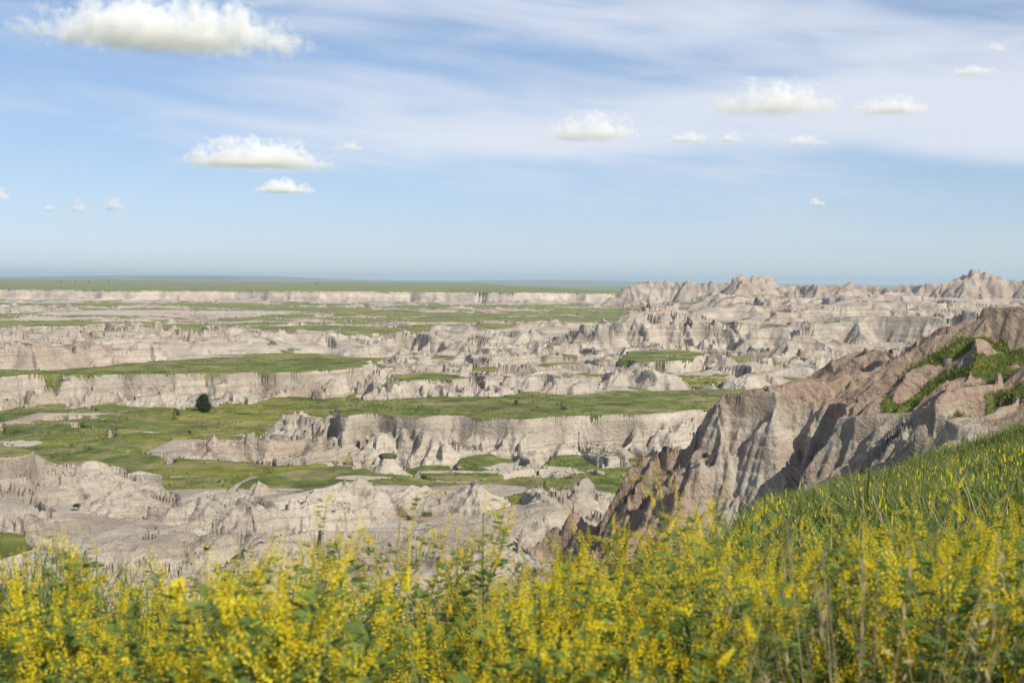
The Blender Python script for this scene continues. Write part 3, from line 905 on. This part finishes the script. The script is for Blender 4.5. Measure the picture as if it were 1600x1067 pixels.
# hero plants carry their flower spikes one by one
SPIKES = []
for i in range(4):
    g = Geo()
    flower_spike_geo(g, np.random.default_rng(300 + i), np.zeros(3), np.array([0, 0, 1.0]), 0.08)
    SPIKES.append(g.mesh('flower_spike', M_FLOWER))
HERO_VAR = []
for i, (h, nb) in enumerate(((1.2, 7), (1.3, 8), (1.25, 6))):
    st, lf, fl, sp = clover_parts(200 + i, h, nb, True)
    HERO_VAR.append((h, st.mesh('clover_stems', M_STEM), lf.mesh('clover_leaves', M_LEAF), sp))

def put_clover(x, y, var, scale, rot, tilt, label, group):
    h, ms, ml, mf = CL_VAR[var]
    o = thing('sweet_clover', label, 'flower', (x, y, ground_z(x, y)), group)
    o.rotation_euler = (tilt[0], tilt[1], rot); o.scale = (scale,) * 3
    child('stem', ms, o); child('leaves', ml, o)
    f = child('flowers', mf, o); f['kind'] = 'stuff'
    return o

def put_hero(x, y, var, scale, rot, tilt, label):
    h, ms, ml, sp = HERO_VAR[var]
    o = thing('sweet_clover', label, 'flower', (x, y, ground_z(x, y)), 'yellow sweet clover plants at the overlook edge')
    o.rotation_euler = (tilt[0], tilt[1], rot); o.scale = (scale,) * 3
    child('stem', ms, o); child('leaves', ml, o)
    for i, (p, d, ln) in enumerate(sp):
        s = child('flower_spike', SPIKES[i % 4], o)
        s.location = p
        s.rotation_euler = Vector(d).to_track_quat('Z', 'Y').to_euler()
        s.scale = (1.0, 1.0, ln / 0.08)
    return o

# tops of the flower mass along the picture, from the photograph: pixel x -> pixel y of the tips
TOP_X = [-150, 0, 100, 200, 330, 450, 560, 660, 700, 780, 900, 1000, 1100, 1200, 1330, 1450, 1520, 1600, 1750]
TOP_Y = [880, 880, 850, 900, 890, 850, 850, 920, 915, 860, 850, 830, 800, 815, 820, 790, 790, 790, 780]
def top_y(px):
    return float(np.interp(px, TOP_X, TOP_Y))

def place_by_tip(px, py, dist):
    """ground spot and plant height so that a plant standing dist metres off reaches the pixel"""
    x, y, z = at_dist(px, py, dist)
    return x, y, z - ground_z(x, y)

heroes = [  # tip pixel, distance, what singles it out
    (735, 742, 2.7, 'tall yellow sweet clover reaching over the clay hills near the middle'),
    (590, 790, 2.8, 'yellow sweet clover standing up left of the gap in the flowers'),
    (1130, 745, 2.9, 'tall yellow sweet clover reaching over the foot of the near ridge'),
    (120, 800, 2.8, 'tall yellow sweet clover standing up at the far left of the flowers'),
    (545, 800, 3.0, 'yellow sweet clover with spread sprays left of the middle'),
    (955, 790, 3.1, 'yellow sweet clover rising before the red clay cone'),
    (1185, 770, 3.1, 'yellow sweet clover rising where the grassy slope meets the ridge'),
    (1480, 775, 3.0, 'yellow sweet clover rising before the grassy slope at right'),
    (1580, 770, 3.2, 'yellow sweet clover at the right edge of the picture'),
    (450, 835, 2.7, 'yellow sweet clover rising before the dark clay hollows'),
    (340, 870, 2.8, 'yellow sweet clover left of the dark clay hollows'),
    (20, 880, 2.7, 'yellow sweet clover at the left edge of the picture'),
    (845, 845, 2.9, 'yellow sweet clover right of the tallest middle plant'),
    (1400, 785, 3.3, 'yellow sweet clover before the middle of the grassy slope'),
    (1060, 790, 3.2, 'yellow sweet clover left of the tall plant by the ridge foot'),
    (690, 800, 3.1, 'thin yellow sweet clover beside the tallest middle plant'),
    (250, 880, 3.0, 'yellow sweet clover with loose sprays in the left third'),
]
rng = np.random.default_rng(5)
for i, (px, py, d, lb) in enumerate(heroes):
    x, y, h = place_by_tip(px, py, d)
    v = i % 3
    put_hero(x, y, v, max(0.55, h / (HERO_VAR[v][0] * 1.04)), rng.random() * 6.28, rng.normal(0, 0.04, 2), lb)

LAND_MARKS = [(140, 'the left picture edge'), (270, 'the left clay hill'), (390, 'the meadow trees'), (510, 'the meadow mounds'), (640, 'the capped rock'), (760, 'the tallest middle plant'),
              (880, 'the middle cliffs'), (1000, 'the red clay cone'), (1110, 'the ridge tail'), (1240, 'the ridge cliffs'), (1370, 'the brown saddle'), (1490, 'the grassy slope'), (9999, 'the right picture edge')]
ORD = ['first', 'second', 'third', 'fourth', 'fifth', 'sixth', 'seventh', 'eighth', 'ninth', 'tenth', 'eleventh', 'twelfth'] + [f'{n}th' for n in range(13, 40)]
MASS = []
count = 0
tries = 0
while count < 283 and tries < 6000:
    tries += 1
    d = 1.75 + 3.6 * rng.random() ** 0.9
    px = rng.uniform(-160, 1760)
    # thinner in the middle gap, and a hollow with dry grass at the lower right
    if px < 720 and rng.random() < 0.28:
        continue
    if 590 < px < 700 and rng.random() < 0.45:
        continue
    if 1290 < px < 1470 and d < 3.2:
        continue
    x, y, h = place_by_tip(px, top_y(px) + 25 + abs(rng.normal(0, 85)), d)
    v = int(rng.integers(0, 5))
    sc_ = h / CL_VAR[v][0]
    if sc_ > 1.35 or sc_ < 0.40:
        sc_ = min(max(sc_, 0.45), 1.3)
    mark = next(nm for lim, nm in LAND_MARKS if px < lim)
    row = 'front' if d < 2.6 else ('middle' if d < 3.9 else 'back')
    MASS.append((mark, row, px, put_clover(x, y, v, sc_, rng.random() * 6.28, rng.normal(0, 0.06, 2), '', 'yellow sweet clover massed along the overlook edge')))
    count += 1

for key in sorted({(m_, r__) for m_, r__, _a, _b in MASS}):
    same = sorted([(px_, o_.name, o_) for m_, r__, px_, o_ in MASS if (m_, r__) == key])
    for i, (_px, _n, o_) in enumerate(same):
        o_['label'] = f'yellow sweet clover, {key[1]} rows below {key[0]}, {ORD[i]} from left'

# ------------------------------------------------------------------ dry grass in the hollow at the lower right
def dry_tuft(seed):
    g = Geo(); r_ = np.random.default_rng(seed)
    for i in range(26):
        a = r_.random() * 6.28; h = 0.35 + 0.35 * r_.random(); l_ = 0.12 + 0.2 * r_.random()
        b = r_.normal(0, 0.03, 3) * (1, 1, 0)
        pts = [b + np.array([math.cos(a) * l_ * t * t, math.sin(a) * l_ * t * t, h * t]) for t in np.linspace(0, 1, 5)]
        g.tube(pts, 0.0022, 0.0007, 3)
        for k in range(5):                                    # seed head
            p = pts[-1] - np.array([0, 0, 0.018 * k])
            g.petal(p, unit(r_.normal(0, 0.5, 3) + (0, 0, 0.8)), np.array([1.0, 0, 0]), 0.02, 0.005)
    return g.mesh('dry_stalks', M_DRY)
TUFT = [dry_tuft(s) for s in range(3)]
dry = [(1320, 1.9, 'leftmost'), (1360, 1.8, 'second'), (1395, 1.95, 'third'), (1425, 1.8, 'fourth'), (1465, 1.9, 'rightmost')]
for i, (px, d, which) in enumerate(dry):
    x, y, _z = at_dist(px, 900, d)
    o = bpy.data.objects.new('dry_grass_tuft', TUFT[i % 3]); COL.objects.link(o)
    o.location = (x, y, ground_z(x, y) - 0.02); o.rotation_euler = (0, 0, i * 1.3)
    zt = at_dist(px, 950 + 12 * i, d)[2] - o.location.z
    o.scale = (1.0, 1.0, max(0.6, zt / 0.62))
    o['label'] = f'dry straw grass tuft, {which} in the hollow at lower right'
    o['category'] = 'grass'; o['group'] = 'dry grass tufts in the lower right hollow'

# ------------------------------------------------------------------ grass and clover that nobody could count
def blades(name, P, hgt, wid, mat, label, cat, lean=0.35, seed=1, per=1):
    """one curved two-quad blade at each point"""
    r_ = np.random.default_rng(seed)
    n = len(P)
    a = r_.random(n) * 6.283
    h = hgt * (0.55 + 0.7 * r_.random(n)) * np.clip(1 + 0.8 * pn(P[:, 0], P[:, 1], 3.5, 65) + 0.5 * pn(P[:, 0], P[:, 1], 1.2, 66), 0.35, 2.2); w_ = wid * (0.7 + 0.6 * r_.random(n))
    dx, dy = np.cos(a), np.sin(a)
    l_ = lean * h * r_.random(n)
    b = r_.random(n) * 6.283
    sx, sy = np.cos(b) * w_ * 0.5, np.sin(b) * w_ * 0.5
    def at(t, s):
        return np.stack([P[:, 0] + dx * l_ * t * t + sx * s, P[:, 1] + dy * l_ * t * t + sy * s, P[:, 2] + h * t - 0.02], 1)
    Vv = np.stack([at(0, -1), at(0, 1), at(0.55, 0.8), at(0.55, -0.8), at(1.0, 0.12), at(1.0, -0.12)], 1).reshape(-1, 3)
    k = (np.arange(n) * 6)[:, None]
    Ff = np.concatenate([k + np.array([[0, 1, 2, 3]]), k + np.array([[3, 2, 4, 5]])])
    o = bpy.data.objects.new(name, mesh_np(name, Vv, Ff, mat)); COL.objects.link(o)
    o['kind'] = 'stuff'; o['label'] = label; o['category'] = cat
    return o

def land_points(n, fn_r, fn_t, seed, want):
    r_ = np.random.default_rng(seed)
    rr = fn_r(r_.random(n)); ta = fn_t(r_.random(n))
    yy_ = rr / np.sqrt(1 + ta * ta); xx_ = yy_ * ta
    z_, rg_, _d = land(xx_, yy_)
    k = want(xx_, yy_, z_, rg_, r_)
    return np.stack([xx_, yy_, z_], 1)[k]
ok_slope = lambda x, y, z, rg, r_: (rg == R_OVERLOOK)
P = land_points(70000, lambda u_: 4.5 + 49 * u_ ** 0.75, lambda u_: 0.10 + 0.46 * u_, 3, ok_slope)
blades('slope_grass', P, 0.34, 0.018, M_GRASS, 'long green grass on the near slope at right', 'grass', 1.1, 4)
blades('slope_straw', P[::6] + np.array([0.05, 0.03, 0]), 0.42, 0.010, M_DRY, 'dry straw stalks among the grass of the near slope', 'grass', 0.9, 44)
blades('slope_broadleaf', P[1::5], 0.30, 0.06, M_LEAF, 'leafy low plants among the grass of the near slope', 'plants', 1.3, 45)
P = land_points(26000, lambda u_: 1.2 + 5.5 * u_ ** 0.7, lambda u_: -0.6 + 1.25 * u_, 6, ok_slope)
blades('undergrowth', P, 0.38, 0.007, M_GRASS, 'green grass growing between the clover stems', 'grass', 0.6, 5)
# clover sprays on the slope: upright twigs with yellow tips
r_ = np.random.default_rng(8)
P = land_points(9000, lambda u_: 5.5 + 48 * u_ ** 0.75, lambda u_: 0.11 + 0.45 * u_, 9,
                lambda x, y, z, rg, q_: (rg == R_OVERLOOK) & (pn(x, y, 7, 61) + 0.5 * pn(x, y, 2.5, 62) + 0.25 > 0.3 + q_.random(len(x)) * 1.3))
blades('slope_clover_stems', P, 0.6, 0.02, M_LEAF, 'leafy clover stems on the near slope at right', 'clover', 0.3, 10)
rep_ = np.repeat(P, 5, axis=0) + np.concatenate([r_.normal(0, 0.09, (len(P) * 5, 2)), r_.uniform(0.3, 0.62, (len(P) * 5, 1))], 1)
blades('slope_clover_flowers', rep_, 0.055, 0.012, M_FLOWER, 'yellow clover flowers dotted over the near slope at right', 'flowers', 0.3, 11)
# tussocks and low brush over the meadow and the tables
def meadow_ok(x, y, z, rg, q_):
    fl = np.abs(land(x + 0.6, y)[0] - z) + np.abs(land(x, y + 0.6)[0] - z)
    return np.isin(rg, (R_FLOOR, R_MESA_NEAR, R_MESA_FAR)) & (fl < 0.18) & (pn(x, y, 30, 63) + 0.7 * pn(x, y, 9, 64) > q_.random(len(x)) * 1.0 - 0.25)
P = land_points(60000, lambda u_: 175 + 460 * u_ ** 0.8, lambda u_: -0.52 + 0.95 * u_, 15, meadow_ok)
blades('meadow_tussocks', P, 0.38, 0.55, M_GRASS, 'tussocks of grass over the valley meadow and tables', 'grass', 1.2, 16)
# clover and brush in the gullies of the brown shoulder
gv = np.nonzero((REG == R_RIDGE) & (grass > 0.5) & (np.abs(AZ[np.arange(len(X)) // NROW]) < 0.48))[0]
if len(gv):
    r_ = np.random.default_rng(12)
    pick = gv[r_.integers(0, len(gv), 17000)]
    P = np.stack([X[pick], Y[pick], Z[pick]], 1) + np.concatenate([r_.normal(0, 0.35, (17000, 2)), np.zeros((17000, 1))], 1)
    blades('gully_brush', P[:15000], 0.42, 0.08, M_GRASS, 'green brush in the gullies of the brown ridge shoulder', 'brush', 0.8, 13)
    P2 = P[15000:].copy(); P2[:, 2] += r_.uniform(0.2, 0.5, len(P2))
    blades('gully_clover', P2, 0.16, 0.05, M_FLOWER, 'yellow clover in the gullies of the brown ridge shoulder', 'clover', 0.8, 14)

# ------------------------------------------------------------------ trees and shrubs
def crown_mesh(name, seed, w_, h_, n, leaf, mat, base=0.03, conic=0.35):
    """leaf-sized faces in clumps through the volume of the crown"""
    r_ = np.random.default_rng(seed)
    g = Geo()
    clumps = []
    for i in range(max(8, n // 45)):
        t = base + (1 - base) * r_.random() ** 0.9
        rad = w_ * 0.5 * (1 - conic * t) * math.sqrt(max(0.05, math.sin(math.pi * min(0.97, 0.12 + 0.86 * t)))) * (0.35 + 0.65 * math.sqrt(r_.random()))
        a = r_.random() * 6.283
        clumps.append(np.array([rad * math.cos(a), rad * math.sin(a), h_ * t]))
    for c in clumps:
        s = w_ * (0.10 + 0.07 * r_.random())
        for k in range(45):
            p = c + r_.normal(0, 1, 3) * s * np.array([0.62, 0.62, 0.5])
            g.petal(p, unit(r_.normal(0, 1, 3) + (0, 0, 0.4)), unit(r_.normal(0, 1, 3)), leaf * (0.7 + 0.6 * r_.random()), leaf * 0.6)
    return g.mesh(name, mat)

def tree(name, px, py, h_, w_, label, cat, seed, mat=None, dist=None, group=None, leaf=0.30, n=2200):
    if dist is None:
        x, y = meet(px, py)
    else:
        x, y, _ = at_dist(px, py, dist)
    o = thing(name, label, cat, (x, y, ground_z(x, y) - 0.15), group)
    r_ = np.random.default_rng(seed)
    g = Geo()
    g.tube([(0, 0, 0), (0.05 * w_ * 0.3, 0.02, h_ * 0.35), (0.02, 0.03, h_ * 0.85)], 0.035 * h_ ** 0.9 + 0.02, 0.02, 6)
    for k in range(5):
        a = k * 1.3 + r_.random(); t = 0.2 + 0.12 * k
        g.tube([(0, 0, h_ * t), (math.cos(a) * w_ * 0.2, math.sin(a) * w_ * 0.2, h_ * (t + 0.1)), (math.cos(a) * w_ * 0.36, math.sin(a) * w_ * 0.36, h_ * (t + 0.2))], 0.05, 0.015, 4)
    child('trunk', g.mesh('trunk', M_BARK), o)
    child('crown', crown_mesh('crown', seed, w_, h_, n, leaf, mat or M_NEEDLE), o)
    return o
tree('juniper_tree', 318, 643, 5.8, 5.4, 'larger dark green tree standing in the meadow', 'tree', 21, n=6500, leaf=0.42)
tree('juniper_tree', 275, 656, 3.8, 3.0, 'smaller dark green tree left of the larger meadow tree', 'tree', 22, leaf=0.22, n=900)
shrubs = [(16, 684, 2.0, 7.0, 'wide dark shrub patch at the left edge of the meadow'), (806, 634, 1.6, 2.4, 'small dark shrub on the nearer grass table'),
          (296, 677, 0.9, 1.1, 'tiny dark shrub in the meadow below the trees'), (1046, 741, 0.6, 1.1, 'grey-green sage bush on the ridge ledge'), (930, 741, 1.0, 3.2, 'low green bush on the clay slope left of the ridge'),
          (640, 812, 0.9, 2.2, 'low green bush in the clay hollow below the meadow'), (120, 793, 0.8, 1.7, 'small shrub in the dark gully of the left clay hill'), (668, 806, 0.8, 2.4, 'low green bush right of the bush in the clay hollow'),
          (880, 640, 1.1, 2.6, 'dark shrub at the back of the nearer grass table'), (420, 890, 1.8, 3.2, 'grey shrub in the dark clay hollow behind the flowers'),
          (1103, 714, 0.6, 0.9, 'small yellow-green bush in the shaded alcove of the ridge')]
for i, (px, py, h_, w_, lb) in enumerate(shrubs):
    tree('shrub', px, py, h_, w_, lb, 'shrub', 40 + i, M_SAGE if i in (3, 9, 10) else M_NEEDLE, None, 'shrubs scattered over the valley', 0.16, 700)
for i, (px, d, lb) in enumerate(((95, 5200, 'leftmost tiny dark tree on the far green plain'), (118, 5300, 'second tiny dark tree on the far green plain'), (140, 5400, 'third tiny dark tree on the far green plain'),
                                 (170, 5600, 'fourth tiny dark tree on the far green plain'), (495, 5200, 'tiny dark tree on the far plain, above the long wall'))):
    tree('far_tree', px, 446, 7.0, 10.0, lb, 'tree', 70 + i, None, d, 'trees on the far green plain', 1.1, 500)

# ------------------------------------------------------------------ capped rock in the meadow
def capped_rock(px, py, label):
    x, y = on_level(px, py, 0.3)
    o = thing('capped_rock', label, 'rock', (x, y, ground_z(x, y) - 0.4))
    r_ = np.random.default_rng(77)
    def lathe(prof, name, mat, wob, sides=40, sq=1.0):
        vs, fs = [], []
        for i, (rr_, z_) in enumerate(prof):
            for k in range(sides):
                a = 2 * math.pi * k / sides
                q_ = rr_ * (1 + wob * math.sin(3 * a + 1.0) * 0.6 + wob * math.sin(7 * a + z_) + wob * 0.8 * math.sin(13 * a + 2 * z_) * (rr_ > 1.2) + r_.normal(0, 0.02))
                vs.append((q_ * math.cos(a), q_ * math.sin(a) * sq, z_ + r_.normal(0, 0.03)))
        for i in range(len(prof) - 1):
            for k in range(sides):
                a = i * sides + k; b = i * sides + (k + 1) % sides
                fs.append((a, b, b + sides, a + sides))
        me_ = mesh_np(name, np.array(vs), np.array(fs), mat, True)
        return me_
    ped = lathe([(6.2, 0.0), (5.0, 0.45), (3.8, 1.2), (2.9, 2.2), (2.2, 3.2), (1.8, 4.1), (1.65, 4.6), (1.2, 4.75)], 'pedestal', M_LAND, 0.06)
    cap_ = lathe([(0.02, 4.5), (1.5, 4.4), (2.0, 4.5), (2.15, 4.85), (2.05, 5.25), (1.6, 5.55), (0.02, 5.65)], 'cap', M_CAP, 0.07, 40, 0.8)
    child('pedestal', ped, o); child('cap', cap_, o)
capped_rock(606, 734, 'dark capped clay rock on a flared pedestal standing alone in the meadow')

# ------------------------------------------------------------------ small white clouds, each its own body of mist
def cloud_material(seed, Wd, Hh, dens):
    m = bpy.data.materials.new('cloud_mist')
    m.use_nodes = True
    t = NT(m.node_tree)
    co = t.n('ShaderNodeTexCoord').outputs['Object']
    c2 = t.n('ShaderNodeVectorMath', {0: co, 1: (seed * 310.1, seed * 170.7, 0)}, operation='ADD').outputs[0]
    lump = t.noise(c2, 1.5 / Hh, 2, 0.5)
    nz = t.noise(c2, 4.5 / Hh, 6, 0.66)
    sp_ = t.n('ShaderNodeSeparateXYZ', {0: co})
    ln = t.n('ShaderNodeVectorMath', {0: co, 1: (2.0 / Wd, 2.0 / (Wd * 0.55), 0)}, operation='MULTIPLY').outputs[0]
    rad = t.n('ShaderNodeVectorMath', {0: ln}, operation='LENGTH').outputs['Value']
    zn = t.math('DIVIDE', sp_.outputs[2], Hh)
    # body: full at the flat foot, thinner upwards and outwards, torn by noise
    f = t.math('SUBTRACT', 0.92, t.math('POWER', rad, 2.0))
    f = t.math('SUBTRACT', f, t.math('MULTIPLY', zn, 0.85))
    f = t.math('ADD', f, t.math('MULTIPLY', t.math('SUBTRACT', lump, 0.5), 2.0))
    f = t.math('ADD', f, t.math('MULTIPLY', t.math('SUBTRACT', nz, 0.5), 3.0))
    d_ = t.math('MULTIPLY', t.smooth(f, 0.02, 0.75), t.smooth(zn, 0.0, 0.28))
    d_ = t.math('MULTIPLY', d_, dens)
    v = t.n('ShaderNodeVolumePrincipled', {'Color': (1, 1, 1, 1), 'Density': d_, 'Anisotropy': 0.0})
    out = t.n('ShaderNodeOutputMaterial')
    t.t.links.new(v.outputs[0], out.inputs['Volume'])
    m.cycles.volume_step_rate = 0.35
    return m
def cloud(px, py, wpx, hpx, seed, label, alt=1500.0, thin=1.0):
    dr = ray(px, py + hpx * 0.5)
    tt = (alt - CAMZ) / dr.z
    c = np.array([dr.x * tt, dr.y * tt, alt])
    dist = math.hypot(c[0], c[1])
    Wd, Hh = wpx / F_PX * dist, hpx / F_PX * dist
    r_ = np.random.default_rng(seed)
    import bmesh
    bm = bmesh.new()
    # a lumpy hull that holds the mist, flat below
    mat_ = Matrix.Diagonal((Wd * 0.56, Wd * 0.56 * 0.55, Hh * 1.15, 1))
    bmesh.ops.create_icosphere(bm, subdivisions=5, radius=1.0, matrix=mat_)
    for v_ in bm.verts:
        k_ = 1 + 0.16 * float(pn(v_.co.x + v_.co.z, v_.co.y - v_.co.z, Hh * 0.8, seed % 50))
        v_.co.x *= k_; v_.co.y *= k_; v_.co.z = max(v_.co.z * k_, 0.0)
    me_ = bpy.data.meshes.new('cloud')
    bm.to_mesh(me_); bm.free()
    o = bpy.data.objects.new('cloud', me_); COL.objects.link(o)
    o.location = c
    o.rotation_euler = (0, 0, -math.atan2(c[0], c[1]))
    me_.materials.append(cloud_material(seed, Wd, Hh, thin * 4.0 / Hh))
    o['label'] = label; o['category'] = 'cloud'; o['group'] = 'small clouds in the sky'
    return o
CLOUDS = [
    (262, 40, 400, 80, 'largest white cloud at the top left of the sky'), (400, 242, 235, 48, 'long white cloud left of the middle of the sky'), (444, 292, 90, 24, 'small white cloud just under the long left cloud'),
    (925, 200, 155, 48, 'white cloud at the middle right, left of the wide pair'), (1208, 155, 200, 58, 'wide white cloud in the upper right of the sky'), (1392, 166, 115, 30, 'flat white cloud right of the wide upper right cloud'),
    (1140, 215, 36, 18, 'tiny white puff under the wide upper right cloud'), (121, 323, 26, 24, 'small puff low at left, middle of the three'), (180, 321, 38, 20, 'small puff low at left, rightmost of the three'),
    (76, 325, 18, 12, 'small puff low at left, leftmost of the three'), (0, 303, 30, 26, 'small white cloud cut by the left edge of the picture'), (1275, 316, 28, 13, 'lone tiny white cloud low in the right sky'),
    (1075, 215, 75, 18, 'thin grey wisp right of the middle right cloud'), (1257, 220, 68, 18, 'thin grey wisp under the flat right cloud'), (1520, 111, 70, 16, 'thin grey wisp at the upper right edge'),
    (1555, 75, 30, 15, 'small grey wisp above the wisp at the upper right edge'), (545, 229, 50, 14, 'faint wisp right of the long left cloud'),
]
for i, (px, py, wp, hp, lb) in enumerate(CLOUDS):
    cloud(px, py, wp * 1.15, hp * 0.9, 400 + i, lb, thin=0.4 if 'wisp' in lb else (0.6 if px > 800 else 0.9))
